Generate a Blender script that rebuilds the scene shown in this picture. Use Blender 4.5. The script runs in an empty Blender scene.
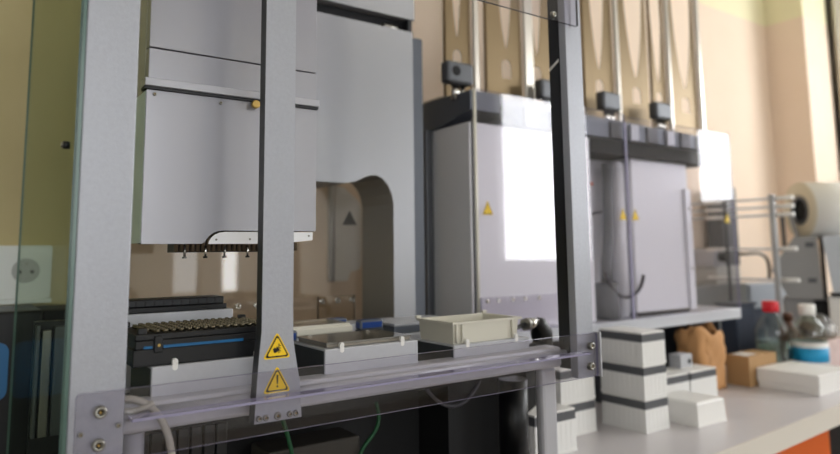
import bpy, bmesh, math, random
from mathutils import Vector, Matrix
random.seed(4)
S = bpy.context.scene
COL = S.collection
ZC = 1.10                        # camera height above the floor; z below is measured from it unless said otherwise

# ------------------------------------------------------------------ camera
F_PX, PP_Y = 656.7, 174.56
YAW, PITCH, ROLL = math.radians(35.238), math.radians(6.683), math.radians(-0.665)
cam_d = bpy.data.cameras.new('camera'); cam = bpy.data.objects.new('camera', cam_d); COL.objects.link(cam)
S.camera = cam
cy, sy, cp, sp = math.cos(YAW), math.sin(YAW), math.cos(PITCH), math.sin(PITCH)
fw = Vector((sy*cp, cy*cp, sp)); rt = Vector((cy, -sy, 0)); up = rt.cross(fw)
r2 = rt*math.cos(ROLL) + up*math.sin(ROLL); u2 = up*math.cos(ROLL) - rt*math.sin(ROLL)
mw = Matrix.Identity(4)
for i in range(3):
    mw[i][0], mw[i][1], mw[i][2] = r2[i], u2[i], -fw[i]
mw[2][3] = ZC
cam.matrix_world = mw
cam_d.sensor_width = 36; cam_d.lens = F_PX/840*36
cam_d.shift_y = -(227-PP_Y)/840
cam_d.clip_start = .02
cam_d.dof.use_dof = True; cam_d.dof.focus_distance = .72; cam_d.dof.aperture_fstop = 3.5

# ------------------------------------------------------------------ world, windows' light, exposure
W = bpy.data.worlds.new('room_air'); S.world = W; W.use_nodes = True
W.node_tree.nodes['Background'].inputs[0].default_value = (.85, .92, 1, 1)
W.node_tree.nodes['Background'].inputs[1].default_value = .35
WIN_RIGHT, WIN_FAR, WIN_FRONT, WIN_SHADED = 14.0, 15.0, 5.5, 2.0       # radiance of the daylit panes
S.view_settings.view_transform = 'Standard'; S.view_settings.look = 'None'
S.view_settings.exposure = -0.42; S.view_settings.gamma = 1.0
S.view_settings.use_curve_mapping = False
S.cycles.max_bounces = 10; S.cycles.transparent_max_bounces = 24
S.cycles.caustics_reflective = False; S.cycles.caustics_refractive = False
S.cycles.sample_clamp_indirect = 6
S.cycles.use_denoising = True

# ------------------------------------------------------------------ materials
def lin(c):
    return tuple((x/255/12.92 if x/255 <= .04045 else ((x/255+.055)/1.055)**2.4) for x in c) + (1,)

def mat(name, rgb, rough=.5, metal=0., spec=.5, noise=0., scale=60, bump=0., bscale=400, emit=None, coat=0., trans=0., ior=1.45, stretch=None):
    m = bpy.data.materials.new(name); m.use_nodes = True
    nt = m.node_tree; b = nt.nodes['Principled BSDF']
    c = lin(rgb)
    b.inputs['Base Color'].default_value = c
    b.inputs['Roughness'].default_value = rough
    b.inputs['Metallic'].default_value = metal
    b.inputs['Specular IOR Level'].default_value = spec
    b.inputs['Coat Weight'].default_value = coat
    b.inputs['Transmission Weight'].default_value = trans
    b.inputs['IOR'].default_value = ior
    if emit:
        b.inputs['Emission Color'].default_value = c; b.inputs['Emission Strength'].default_value = emit
    if noise or bump:
        tc = nt.nodes.new('ShaderNodeTexCoord')
        src = tc.outputs['Object']
        if stretch:
            mp = nt.nodes.new('ShaderNodeMapping'); mp.inputs['Scale'].default_value = stretch
            nt.links.new(src, mp.inputs['Vector']); src = mp.outputs['Vector']
    if noise:
        n = nt.nodes.new('ShaderNodeTexNoise'); n.inputs['Scale'].default_value = scale; n.inputs['Detail'].default_value = 4
        nt.links.new(src, n.inputs['Vector'])
        r = nt.nodes.new('ShaderNodeMixRGB')
        r.inputs[1].default_value = tuple(x*(1-noise) for x in c[:3])+(1,)
        r.inputs[2].default_value = tuple(min(1, x*(1+noise)) for x in c[:3])+(1,)
        nt.links.new(n.outputs['Fac'], r.inputs[0]); nt.links.new(r.outputs[0], b.inputs['Base Color'])
    if bump:
        n2 = nt.nodes.new('ShaderNodeTexNoise'); n2.inputs['Scale'].default_value = bscale
        nt.links.new(src, n2.inputs['Vector'])
        bp = nt.nodes.new('ShaderNodeBump'); bp.inputs['Strength'].default_value = bump; bp.inputs['Distance'].default_value = .0006
        nt.links.new(n2.outputs['Fac'], bp.inputs['Height']); nt.links.new(bp.outputs['Normal'], b.inputs['Normal'])
    return m

def clear(name, tint, rough=0., base=.045, graze=.9):
    """clear plastic or glass sheet: straight-through tint plus a Fresnel mirror on each face"""
    m = bpy.data.materials.new(name); m.use_nodes = True
    nt = m.node_tree; nt.nodes.clear()
    out = nt.nodes.new('ShaderNodeOutputMaterial'); mix = nt.nodes.new('ShaderNodeMixShader')
    tr = nt.nodes.new('ShaderNodeBsdfTransparent'); tr.inputs[0].default_value = lin(tint)
    gl = nt.nodes.new('ShaderNodeBsdfGlossy'); gl.inputs['Roughness'].default_value = rough
    lw = nt.nodes.new('ShaderNodeLayerWeight'); lw.inputs['Blend'].default_value = .5
    pw = nt.nodes.new('ShaderNodeMath'); pw.operation = 'POWER'; pw.inputs[1].default_value = 5
    ml = nt.nodes.new('ShaderNodeMath'); ml.operation = 'MULTIPLY_ADD'; ml.inputs[1].default_value = graze; ml.inputs[2].default_value = base
    nt.links.new(lw.outputs['Facing'], pw.inputs[0]); nt.links.new(pw.outputs[0], ml.inputs[0])
    nt.links.new(ml.outputs[0], mix.inputs[0]); nt.links.new(tr.outputs[0], mix.inputs[1]); nt.links.new(gl.outputs[0], mix.inputs[2])
    nt.links.new(mix.outputs[0], out.inputs[0])
    return m

M = dict(
    silver=mat('silver_paint', (163, 165, 172), .42, .35, noise=.10, scale=260, bump=.25, bscale=700),
    silver_flat=mat('silver_anodised', (184, 184, 190), .36, .2),
    silver_dark=mat('grey_anodised', (96, 98, 102), .4, .5),
    head=mat('head_enamel', (174, 174, 181), .2, .25, coat=.3),
    tower=mat('column_lacquer', (184, 186, 192), .24, .45, coat=.2),
    tower_in=mat('column_inside', (150, 146, 138), .4, .1),
    edge_grey=mat('seam_dark', (40, 41, 44), .5),
    black=mat('black_plastic', (17, 18, 20), .38),
    black_matt=mat('black_matt', (13, 13, 14), .7),
    charcoal=mat('charcoal_paint', (92, 97, 106), .4, .2),
    plate=mat('aluminium_pad', (184, 185, 190), .4, .15, noise=.05, scale=200),
    pad_side=mat('pad_side', (60, 64, 66), .5, .2),
    chrome=mat('bright_steel', (222, 220, 214), .16, 1.),
    steel=mat('steel', (150, 148, 142), .3, 1.),
    rack=mat('polished_rack', (130, 112, 84), .42, .7, noise=.08, scale=8, stretch=(6, 6, .3)),
    brass=mat('brass', (190, 160, 96), .3, 1.),
    barrel=mat('bronze_barrel', (128, 112, 92), .35, .6),
    white=mat('white_enamel', (240, 240, 242), .3, coat=.2),
    whitegrey=mat('light_grey_enamel', (200, 202, 208), .3, coat=.2),
    white_plastic=mat('white_plastic', (232, 230, 226), .42),
    cream=mat('cream_plastic', (212, 208, 194), .4),
    bench=mat('bench_laminate', (200, 195, 197), .28, noise=.02, scale=14),
    bench_edge=mat('bench_edging', (218, 211, 200), .45),
    band=mat('dark_band', (84, 85, 88), .45),
    ribbed=mat('frosted_white', (228, 227, 224), .5),
    blue=mat('blue_plastic', (24, 62, 132), .4),
    cyan=mat('cyan_film', (16, 96, 146), .4),
    yellow=mat('sticker_yellow', (240, 200, 24), .5),
    ink=mat('sticker_black', (22, 18, 12), .6),
    orange=mat('orange_front', (226, 104, 34), .45),
    kraft=mat('kraft_paper', (190, 142, 94), .8, noise=.12, scale=18, bump=.5, bscale=50),
    card=mat('cardboard', (172, 136, 94), .8, noise=.06, scale=30),
    paper=mat('paper', (224, 222, 220), .7),
    red=mat('red_cap', (206, 24, 40), .35),
    liquid=mat('water', (214, 226, 224), .05, trans=.0),
    label_blue=mat('label_blue', (28, 150, 200), .5),
    cable=mat('grey_cable', (172, 168, 158), .5),
    cable_dark=mat('dark_cable', (66, 64, 70), .5),
    cable_green=mat('green_cable_shaded', (14, 70, 38), .6),  # green darkened to carry the shade under the deck
    hose=mat('grey_hose', (112, 114, 116), .5),
    amber=mat('amber_brown', (92, 58, 40), .3),
    seal=mat('sealer_grey', (150, 150, 150), .45, noise=.03, scale=20),
    seal_panel=mat('sealer_panel', (196, 202, 210), .4),
    navy=mat('navy_plastic', (48, 56, 72), .5),
    gap=mat('deep_gap', (26, 27, 28), .8),
    socket=mat('socket_white', (222, 228, 224), .4),
    socket_hole=mat('socket_hole', (34, 34, 34), .6),
    floor=mat('floor_vinyl', (136, 124, 108), .5, noise=.05, scale=6),
    ceiling=mat('ceiling_white', (232, 228, 216), .9),
    frame=mat('window_white', (226, 224, 218), .5),
    curtain=mat('grey_fabric', (214, 208, 192), .8),
    screen=mat('screen_teal', (60, 150, 160), .3),
    sheet_edge=mat('acrylic_edge', (146, 142, 168), .15),
    bright_edge=mat('polished_edge', (232, 228, 214), .12),
    dark_edge=mat('sheet_dark_edge', (66, 68, 70), .2),
    green_edge=mat('glass_green_edge', (88, 112, 104), .2),
    glass=clear('tempered_glass', (234, 240, 232), base=.03, graze=.08),
    acrylic=clear('acrylic', (249, 248, 251), base=.055),
    smoke=clear('smoked_acrylic', (250, 247, 242), base=.11),
    bottle=clear('bottle_glass', (236, 242, 238), base=.06),
    film=clear('clear_film', (236, 232, 224), .4, .12, .4),
)

def wall_material():
    """two-tone wall: beige below a painted line, cream above; ochre tone left of the machine"""
    m = bpy.data.materials.new('wall_paint'); m.use_nodes = True; nt = m.node_tree; b = nt.nodes['Principled BSDF']
    b.inputs['Roughness'].default_value = .85
    g = nt.nodes.new('ShaderNodeNewGeometry'); s = nt.nodes.new('ShaderNodeSeparateXYZ'); nt.links.new(g.outputs['Position'], s.inputs[0])
    n = nt.nodes.new('ShaderNodeTexNoise'); n.inputs['Scale'].default_value = 9; n.inputs['Detail'].default_value = 5
    nt.links.new(g.outputs['Position'], n.inputs['Vector'])
    def step(sock, thr):
        k = nt.nodes.new('ShaderNodeMath'); k.operation = 'GREATER_THAN'; k.inputs[1].default_value = thr; nt.links.new(sock, k.inputs[0]); return k.outputs[0]
    def mix(f, a, c):
        k = nt.nodes.new('ShaderNodeMixRGB'); nt.links.new(f, k.inputs[0])
        for q, v in ((1, a), (2, c)):
            if isinstance(v, tuple): k.inputs[q].default_value = v
            else: nt.links.new(v, k.inputs[q])
        return k.outputs[0]
    ochre = mix(n.outputs['Fac'], lin((186, 173, 126)), lin((201, 189, 145)))
    beige = mix(n.outputs['Fac'], lin((234, 212, 190)), lin((239, 219, 199)))
    plaster = lin((214, 212, 206))
    low = mix(step(s.outputs['X'], .235), ochre, beige)
    col = mix(step(s.outputs['Z'], ZC+.935), low, lin((236, 228, 192)))
    nt.links.new(col, b.inputs['Base Color'])
    return m
M['wall'] = wall_material()

# ------------------------------------------------------------------ mesh builder
class MB:
    def __init__(s): s.bm = bmesh.new(); s.mats = []
    def mi(s, m):
        if m is None: m = s.default if hasattr(s, 'default') else None
        if m not in s.mats: s.mats.append(m)
        return s.mats.index(m)
    def _new(s, f0, m, smooth=False):
        i = s.mi(m)
        for f in s.bm.faces:
            if f.index == -1 or f not in f0:
                f.material_index = i; f.smooth = smooth
    def box(s, x0, x1, y0, y1, z0, z1, m=None, bev=0., rot=0., side=None):
        """axis box; side = another material for the four thin side faces of a sheet"""
        i = s.mi(m)
        c = Vector(((x0+x1)/2, (y0+y1)/2, (z0+z1)/2)); d = ((x1-x0), (y1-y0), (z1-z0))
        r = bmesh.ops.create_cube(s.bm, size=1)
        vs = r['verts']
        fs = list({f for v in vs for f in v.link_faces})
        for f in fs: f.material_index = i
        thin = min(range(3), key=lambda k: d[k])
        if side:
            j = s.mi(side)
            for f in fs:
                if abs(f.normal[thin]) < .5: f.material_index = j
        for v in vs: v.co = Vector((v.co.x*d[0], v.co.y*d[1], v.co.z*d[2]))
        if bev:
            es = list({e for v in vs for e in v.link_edges})
            rb = bmesh.ops.bevel(s.bm, geom=es, offset=bev, segments=2, affect='EDGES', profile=.5)
            vs = list({v for f in rb['faces'] for v in f.verts} | {v for v in vs if v.is_valid})
        R = Matrix.Rotation(rot, 3, 'Z')
        for v in vs: v.co = R @ v.co + c
        return s
    def loop(s, rings, m=None, cap=True, smooth=True, close=True):
        i = s.mi(m); vr = [[s.bm.verts.new(p) for p in r] for r in rings]
        n = len(vr[0])
        for a, b in zip(vr, vr[1:]):
            for k in range(n if close else n-1):
                f = s.bm.faces.new((a[k], a[(k+1) % n], b[(k+1) % n], b[k])); f.material_index = i; f.smooth = smooth
        if cap:
            for r in (vr[0][::-1], vr[-1]):
                try:
                    f = s.bm.faces.new(r); f.material_index = i
                except ValueError: pass
        return s
    def tube(s, pts, r, m=None, n=10, radii=None):
        pts = [Vector(p) for p in pts]; rings = []
        ref = None
        for k, p in enumerate(pts):
            t = (pts[min(k+1, len(pts)-1)] - pts[max(k-1, 0)]).normalized()
            if ref is None:
                ref = t.orthogonal().normalized()
            ref = (ref - t*ref.dot(t)).normalized(); b = t.cross(ref)
            rr = radii[k] if radii else r
            rings.append([p + (ref*math.cos(2*math.pi*j/n) + b*math.sin(2*math.pi*j/n))*rr for j in range(n)])
        return s.loop(rings, m)
    def cyl(s, a, b, r, m=None, n=20, r1=None):
        return s.tube([a, b], r, m, n, radii=[r, r if r1 is None else r1])
    def lathe(s, prof, m=None, c=(0, 0, 0), n=28, cap=True):
        return s.loop([[Vector((c[0]+r*math.cos(2*math.pi*j/n), c[1]+r*math.sin(2*math.pi*j/n), c[2]+z)) for j in range(n)] for r, z in prof], m, cap)
    def prism(s, pts, axis, a, b, m=None, cap_m=None, smooth=False):
        """extrude a 2-D outline; axis 'y': pts are (x,z); 'x': (y,z); 'z': (x,y)"""
        def P(p, t):
            return {'y': (p[0], t, p[1]), 'x': (t, p[0], p[1]), 'z': (p[0], p[1], t)}[axis]
        i = s.mi(m); j = s.mi(cap_m) if cap_m else i
        A = [s.bm.verts.new(P(p, a)) for p in pts]; B = [s.bm.verts.new(P(p, b)) for p in pts]
        n = len(pts)
        for k in range(n):
            f = s.bm.faces.new((A[k], A[(k+1) % n], B[(k+1) % n], B[k])); f.material_index = i; f.smooth = smooth
        for r in (A[::-1], B):
            f = s.bm.faces.new(r); f.material_index = j
        return s
    def ball(s, c, r, m=None, sc=(1, 1, 1)):
        return s.loop([[Vector((c[0]+r*sc[0]*math.sin(t)*math.cos(a), c[1]+r*sc[1]*math.sin(t)*math.sin(a), c[2]+r*sc[2]*math.cos(t)))
                        for a in [2*math.pi*j/14 for j in range(14)]] for t in [math.pi*(.02+.96*k/8) for k in range(9)]], m)

def world_loc(o):
    l = Vector(o.location)
    while o.parent: o = o.parent; l += Vector(o.location)
    return l

def build(mb, name, m, parent=None, local=False, loc=None):
    """one mesh object. local=False: vertices were given from the camera height, in room x, y"""
    mb.bm.normal_update()
    bmesh.ops.recalc_face_normals(mb.bm, faces=mb.bm.faces)
    if not local:
        off = Vector((0, 0, ZC))
        if parent is not None: off -= world_loc(parent)
        for v in mb.bm.verts: v.co += off
    me = bpy.data.meshes.new(name)
    o = bpy.data.objects.new(name, me)
    if parent is None and not local:
        xs = [v.co for v in mb.bm.verts]
        b = Vector(((min(v.x for v in xs)+max(v.x for v in xs))/2, (min(v.y for v in xs)+max(v.y for v in xs))/2, min(v.z for v in xs)))
        for v in mb.bm.verts: v.co -= b
        o.location = b
    if loc is not None: o.location = loc
    mb.bm.to_mesh(me); mb.bm.free()
    for q in (mb.mats if len(mb.mats) > 1 else [m]): me.materials.append(q if q is not None else m)
    COL.objects.link(o)
    if parent is not None: o.parent = parent
    return o

def tag(o, label=None, cat=None, group=None, kind=None):
    if label: o['label'] = label
    if cat: o['category'] = cat
    if group: o['group'] = group
    if kind: o['kind'] = kind
    return o
def struct(o): o['kind'] = 'structure'; return o
def thing(name, label, cat, loc, group=None, rot=0.):
    o = bpy.data.objects.new(name, None); o.empty_display_size = .02; COL.objects.link(o)
    o.location = (loc[0], loc[1], loc[2]+ZC); o.rotation_euler = (0, 0, rot)
    return tag(o, label, cat, group)
def kids(o): return [c for c in bpy.data.objects if c.parent == o]
def copy_tree(o, parent=None):
    c = o.copy(); COL.objects.link(c)
    if parent is not None: c.parent = parent
    for k in kids(o): copy_tree(k, c)
    return c
def arc(cx, cz, r, a0, a1, n=8):
    return [(cx+r*math.cos(math.radians(a0+(a1-a0)*k/n)), cz+r*math.sin(math.radians(a0+(a1-a0)*k/n))) for k in range(n+1)]
def bez(p0, p1, p2, p3, n=14):
    P = [Vector(p) for p in (p0, p1, p2, p3)]
    return [P[0]*(1-t)**3+P[1]*3*t*(1-t)**2+P[2]*3*t*t*(1-t)+P[3]*t**3 for t in [k/n for k in range(n+1)]]
def rrect(x0, x1, z0, z1, r, n=5):
    return arc(x1-r, z0+r, r, -90, 0, n)+arc(x1-r, z1-r, r, 0, 90, n)+arc(x0+r, z1-r, r, 90, 180, n)+arc(x0+r, z0+r, r, 180, 270, n)

def bolt(parent, x, y, z, r, name='bolt', d=.004, m='steel'):
    """socket-head bolt facing the front"""
    mb = MB()
    mb.loop([[Vector((x+q*math.cos(a), y-e, z+q*math.sin(a))) for a in [2*math.pi*k/20 for k in range(20)]]
             for q, e in ((r, 0), (r, d*.7), (r*.85, d), (r*.5, d), (r*.45, d*.4))], M[m], cap=False)
    mb.cyl((x, y-d*.3, z), (x, y-d*.45, z), r*.46, M['gap'], 6)
    mb.cyl((x, y-d*.3, z), (x, y-d*.75, z), r*.2, M['brass'], 8)
    return build(mb, name, M[m], parent)

def sticker(parent, cx, y, z0, w, h, sign, small=False):
    """yellow warning triangle, black border; sign 'hand', 'mark' or 'bolt'"""
    mb = MB()
    def tri(k, dz=0.):
        # rounded triangle outline scaled by k about its centroid
        c = (cx, z0+h*.36)
        base = [(cx-w/2, z0), (cx+w/2, z0), (cx, z0+h)]
        out = []
        for i in range(3):
            p = Vector(base[i]); a = Vector(base[i-1]); b = Vector(base[(i+1) % 3])
            e = .10
            out += [p+(a-p)*e, p+(a-p)*e*.3+(b-p)*e*.3, p+(b-p)*e]
        return [((q[0]-c[0])*k+c[0], (q[1]-c[1])*k+c[1]) for q in out]
    t = .0003
    mb.prism(tri(1.), 'y', y, y-t, M['yellow'])
    mb.prism(tri(.86), 'y', y-t, y-2*t, M['ink'])
    mb.prism(tri(.70), 'y', y-2*t, y-3*t, M['yellow'])
    a, b = y-3*t, y-4*t
    X = lambda q: cx+q*w; Z = lambda q: z0+q*h
    if sign == 'mark':
        mb.prism([(X(-.035), Z(.66)), (X(.035), Z(.66)), (X(.022), Z(.32)), (X(-.022), Z(.32))], 'y', a, b, M['ink'])
        mb.prism(arc(cx, Z(.235), w*.035, 0, 330, 11), 'y', a, b, M['ink'])
    elif sign == 'hand':
        mb.prism([(X(-.16), Z(.36)), (X(-.10), Z(.42)), (X(-.03), Z(.37)), (X(0), Z(.27)), (X(-.04), Z(.23)), (X(-.11), Z(.22))], 'y', a, b, M['ink'])
        for k, (xx, zz) in enumerate(((-.02, .46), (.01, .43), (.03, .38))):
            mb.prism([(X(-.06+.02*k), Z(.36-.03*k)), (X(xx), Z(zz)), (X(xx+.025), Z(zz-.02)), (X(-.03+.02*k), Z(.31-.03*k))], 'y', a, b, M['ink'])
        mb.prism([(X(.04), Z(.2)), (X(.065), Z(.2)), (X(.065), Z(.56)), (X(.04), Z(.56))], 'y', a, b, M['ink'])
        for k in range(3):
            mb.prism([(X(.07), Z(.30+.09*k)), (X(.12), Z(.26+.1*k)), (X(.13), Z(.285+.1*k)), (X(.07), Z(.335+.09*k))], 'y', a, b, M['ink'])
    else:
        mb.prism([(X(-.06), Z(.5)), (X(.04), Z(.3)), (X(.0), Z(.3)), (X(.09), Z(.12)), (X(.02), Z(.26)), (X(.06), Z(.27)), (X(-.02), Z(.5))], 'y', a, b, M['ink'])
    return build(mb, 'warning_sticker', M['yellow'], parent)

# ================================================================== the room
FL = -ZC
mb = MB(); mb.box(-2.2, 3.4, -3.1, 1.5, FL-.05, FL); struct(build(mb, 'floor', M['floor']))
mb = MB(); mb.box(-2.2, 3.4, -3.1, 1.5, 1.75, 1.8); struct(build(mb, 'ceiling', M['ceiling']))
mb = MB(); mb.box(-2.2, 3.4, 1.36, 1.46, FL, 1.75); struct(build(mb, 'wall_back', M['wall']))
mb = MB(); mb.box(-2.3, -2.2, -3.1, 1.46, FL, 1.75); struct(build(mb, 'wall_left', mat('side_plaster', (214, 213, 210), .9)))
mb = MB(); mb.box(2.771, 2.985, 1.207, 1.36, FL, 1.75); struct(build(mb, 'trim_1', M['wall']))          # chimney-like pier on the back wall

M['plaster'] = mat('plaster', (214, 213, 210), .9)
def wall_with_holes(name, axis, at, thick, span, holes):
    """wall in bands around rectangular openings (a0,a1,z0,z1), sorted along the wall"""
    mb = MB()
    def bx(a0, a1, z0, z1):
        if a1-a0 < 1e-4 or z1-z0 < 1e-4: return
        if axis == 'x': mb.box(at, at+thick, a0, a1, z0, z1)
        else: mb.box(a0, a1, at, at+thick, z0, z1)
    a = span[0]
    for (h0, h1, z0, z1) in holes:
        bx(a, h0, FL, 1.75); bx(h0, h1, FL, z0); bx(h0, h1, z1, 1.75); a = h1
    bx(a, span[1], FL, 1.75)
    return struct(build(mb, name, M['plaster']))
RIGHT = [(-1.80, -.95, -.10, 1.33), (-.21, .80, .22, 1.05)]
FRONT = [(-1.7, .95, -.2, 1.3), (1.36, 1.58, -.33, .35), (1.74, 1.90, -.33, 1.2), (2.78, 3.02, -.27, .62)]  # first opening: unseen window, widened for more fill light; the rest follow reflections
wall_with_holes('wall_right', 'x', 3.3, .1, (-3.1, 1.36), RIGHT)
wall_with_holes('wall_front', 'y', -3.1, .1, (-2.2, 3.3), FRONT)
def pane_mat(name, e):
    m = bpy.data.materials.new(name); m.use_nodes = True; nt = m.node_tree; nt.nodes.clear()
    o = nt.nodes.new('ShaderNodeOutputMaterial'); k = nt.nodes.new('ShaderNodeEmission')
    k.inputs[0].default_value = (.97, .985, 1, 1); k.inputs[1].default_value = e; nt.links.new(k.outputs[0], o.inputs[0]); return m
PR, PB, PF, PS_ = pane_mat('daylight_right', WIN_RIGHT), pane_mat('daylight_far', WIN_FAR), pane_mat('daylight_front', WIN_FRONT), pane_mat('daylight_shaded', WIN_SHADED)
n = 0
for lst, ax in ((RIGHT, 'x'), (FRONT, 'y')):
    for (a0, a1, z0, z1) in lst:
        n += 1
        mb = MB(); t = .035
        def fb(p0, p1, q0, q1):
            if ax == 'x': mb.box(3.325, 3.375, p0, p1, q0, q1)
            else: mb.box(p0, p1, -3.085, -3.035, q0, q1)
        fb(a0, a0+t*.6, z0, z1); fb(a1-t*.6, a1, z0, z1); fb(a0, a1, z0, z0+t); fb(a0, a1, z1-t, z1)
        w = struct(build(mb, 'window_%d' % n, M['frame']))
        mb = MB()
        if ax == 'x': mb.box(3.345, 3.355, a0, a1, z0, z1)
        else: mb.box(a0, a1, -3.065, -3.055, z0, z1)
        build(mb, 'pane', (PR if a0 < -.5 else PB) if ax == 'x' else (PS_ if 1.3 < a0 < 1.4 else PF), w)
# grey curtain hanging past the pier
mb = MB(); pts = []
for k in range(25):
    pts.append((2.99+.30*k/24, 1.17+.022*math.sin(k*1.25)))
pts2 = [(x, y+.004) for x, y in pts[::-1]]
mb.prism(pts+pts2, 'z', -.45, 1.6, M['curtain'], smooth=True)
tag(build(mb, 'curtain', M['curtain']), 'grey curtain at the far right edge, beside the wall pier', 'curtain')

# ------------------------------------------------------------------ bench
fy = lambda x: .653+.058*(x-1.06)
mb = MB()
mb.prism([(-.9, fy(-.9)), (2.9, fy(2.9)), (2.76, 1.33), (-.9, 1.33)], 'z', -.38, -.34, M['bench'], M['bench'])
mb2 = MB(); mb2.prism([(-.9, fy(-.9)-.004), (2.9, fy(2.9)-.004), (2.9, fy(2.9)-.0002), (-.9, fy(-.9)-.0002)], 'z', -.380, -.3405, M['bench_edge'])
bench = thing('lab_bench', 'white laminate lab bench with cream front edge under the instruments', 'bench', (1.0, 1.0, FL))
build(mb, 'bench_top', M['bench'], bench); build(mb2, 'edge_band', M['bench_edge'], bench)
for (x0, x1) in ((-.6, -.1), (2.2, 2.7)):
    mb = MB(); mb.box(x0+.2, x0+.26, .78, 1.3, FL, -.38); build(mb, 'leg', M['silver_dark'], bench)
cab = thing('under_bench_cabinet', 'orange-fronted cabinet unit under the white bench', 'cabinet', (1.4, 1.0, FL))
mb = MB(); mb.box(.9, 1.70, .775, 1.28, FL+.08, -.381); build(mb, 'body', M['white_plastic'], cab)
mb = MB(); mb.box(.92, 1.68, .80, 1.25, FL, FL+.08); build(mb, 'plinth', M['black'], cab)
for x0, x1 in ((.905, 1.40), (1.415, 1.695)):
    mb = MB(); mb.box(x0, x1, .755, .774, FL+.09, -.390, M['orange'], .002); d = build(mb, 'door', M['orange'], cab)
    mb = MB(); mb.tube([(x1-.03, .753, -.62), (x1-.03, .73, -.62), (x1-.03, .73, -.5), (x1-.03, .753, -.5)], .005); build(mb, 'handle', M['steel'], d)

# ================================================================== the liquid handler
lh = thing('liquid_handler', 'large silver liquid handling machine with clear guards and hanging white pipetting head', 'lab machine', (.40, .85, -.34))
LH = lambda mb, name, m: build(mb, name, M[m], lh)
YF = .615
# pillars (channel sections) with the clear guards bolted on
mb = MB(); mb.box(.0824, .1257, YF, .655, -.34, .60, M['silver'], .0015); pil_l = LH(mb, 'pillar', 'silver')
mb = MB()
mb.box(.6890, .7221, YF, .628, -.171, .60, M['silver'], .0012)
mb.box(.6884, .7221, .6281, .647, -.160, .60, M['black'])
pil_r = LH(mb, 'pillar', 'silver')
mb = MB(); mb.prism([(.6285, .2665), (.6465, .2560), (.6465, .2600), (.6285, .2705)], 'x', .6876, .6883, M['white_plastic']); LH(mb, 'cable_tie', 'white_plastic')
# middle post: plate widening at its foot
out = [(.2455, .60), (.2460, -.075), (.2437, -.100), (.2425, -.118), (.2400, -.1600), (.2885, -.1600), (.2862, -.125), (.2825, -.106), (.2790, -.085), (.2783, -.05), (.2781, .60)]
mb = MB(); mb.prism(out, 'y', YF, YF+.014, M['edge_grey'], M['silver']); post = LH(mb, 'post', 'silver')
sticker(post, .2618, YF-.0002, -.1015, .0290, .0255, 'hand')
sticker(post, .2622, YF-.0002, -.1335, .0285, .0255, 'mark')
for x, r in ((.2445, .0030), (.2512, .0030), (.2632, .0036), (.2756, .0030), (.2818, .0030)):
    bolt(post, x, YF, -.1553, r, 'screw', .003)
# lower beam
mb = MB(); mb.box(.126, .6883, .642, .672, -.1583, -.1315, M['silver_flat'], .004); LH(mb, 'front_beam', 'silver_flat')
mb = MB(); mb.cyl((.127, .637, -.1395), (.688, .637, -.1395), .0045, M['chrome'], 14); LH(mb, 'beam_rod', 'silver_flat')
# lower guard: vertical sheet and its shelf
mb = MB(); mb.prism(rrect(.0872, .7205, -.1690, -.1118, .004), 'y', .607, .6105, M['sheet_edge'], M['acrylic']); g = LH(mb, 'front_guard', 'acrylic')
mb = MB(); mb.box(.127, .688, .592, .6068, -.1362, -.1338, M['acrylic'], side=M['sheet_edge']); build(mb, 'ledge', M['acrylic'], g)
for x, z in ((.1050, -.1272), (.1046, -.1530)):
    bolt(g, x, .607, z, .0052, d=.006)
for x, z in ((.7042, -.1280), (.7026, -.1545)):
    bolt(g, x, .607, z, .0052, d=.006)
for x, z in ((.0915, -.1435), (.1195, -.1405)):
    bolt(g, x, .607, z, .0022, 'screw', .002)
mb = MB(); mb.box(.7208, .7236, .603, .6145, -.1700, -.1112, M['silver_flat'], .0005); build(mb, 'end_strip', M['silver_flat'], g)
# upper guard
mb = MB(); mb.prism(rrect(.0872, .7075, .3150, .60, .003), 'y', .607, .6105, M['dark_edge'], M['acrylic']); g2 = LH(mb, 'upper_guard', 'acrylic')
bolt(g2, .6546, .607, .3216, .0042, d=.005)
# left glass side
mb = MB(); mb.box(.0780, .0812, .6185, 1.155, -.335, .60, M['glass'], side=M['green_edge']); sg = LH(mb, 'side_glass', 'glass')
mb = MB(); mb.box(.0792, .0823, .6140, .6183, -.335, .60, M['green_edge']); build(mb, 'edge_strip', M['green_edge'], sg)
mb = MB(); mb.cyl((.0778, .645, .0965), (.0725, .645, .0965), .0034, M['black'], 14); mb.cyl((.0725, .645, .0965), (.071, .645, .0965), .0024, M['steel'], 12); build(mb, 'knob', M['black'], sg)
# rear column with arch opening and slot
mb = MB()
zt = .62
mb.prism([(.30, .117), (.536, .1172), (.556, .1205)] + [(.5725, .1285), (.5855, .1335), (.598, .1338), (.611, .129), (.622, .1185), (.630, .103), (.634, .085), (.634, -.165), (.679, -.165), (.679, .408), (.30, .408)], 'y', .98, 1.09, M['tower_in'], M['tower'])
mb.box(.30, .6835, .98, 1.09, .432, zt, M['tower'])
mb.box(.30, .670, 1.0, 1.09, .4085, .4318, M['gap'])
mb.box(.6705, .679, .982, 1.09, .4085, .4318, M['edge_grey'])
tw = LH(mb, 'rear_column', 'tower')
mb = MB(); mb.box(.6795, .704, .985, 1.09, -.165, .40, M['charcoal']); LH(mb, 'column_side', 'charcoal')
mb = MB(); mb.cyl((.620, .992, .413), (.650, .992, .413), .006, M['steel']); build(mb, 'slot_roller', M['steel'], tw)
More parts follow.
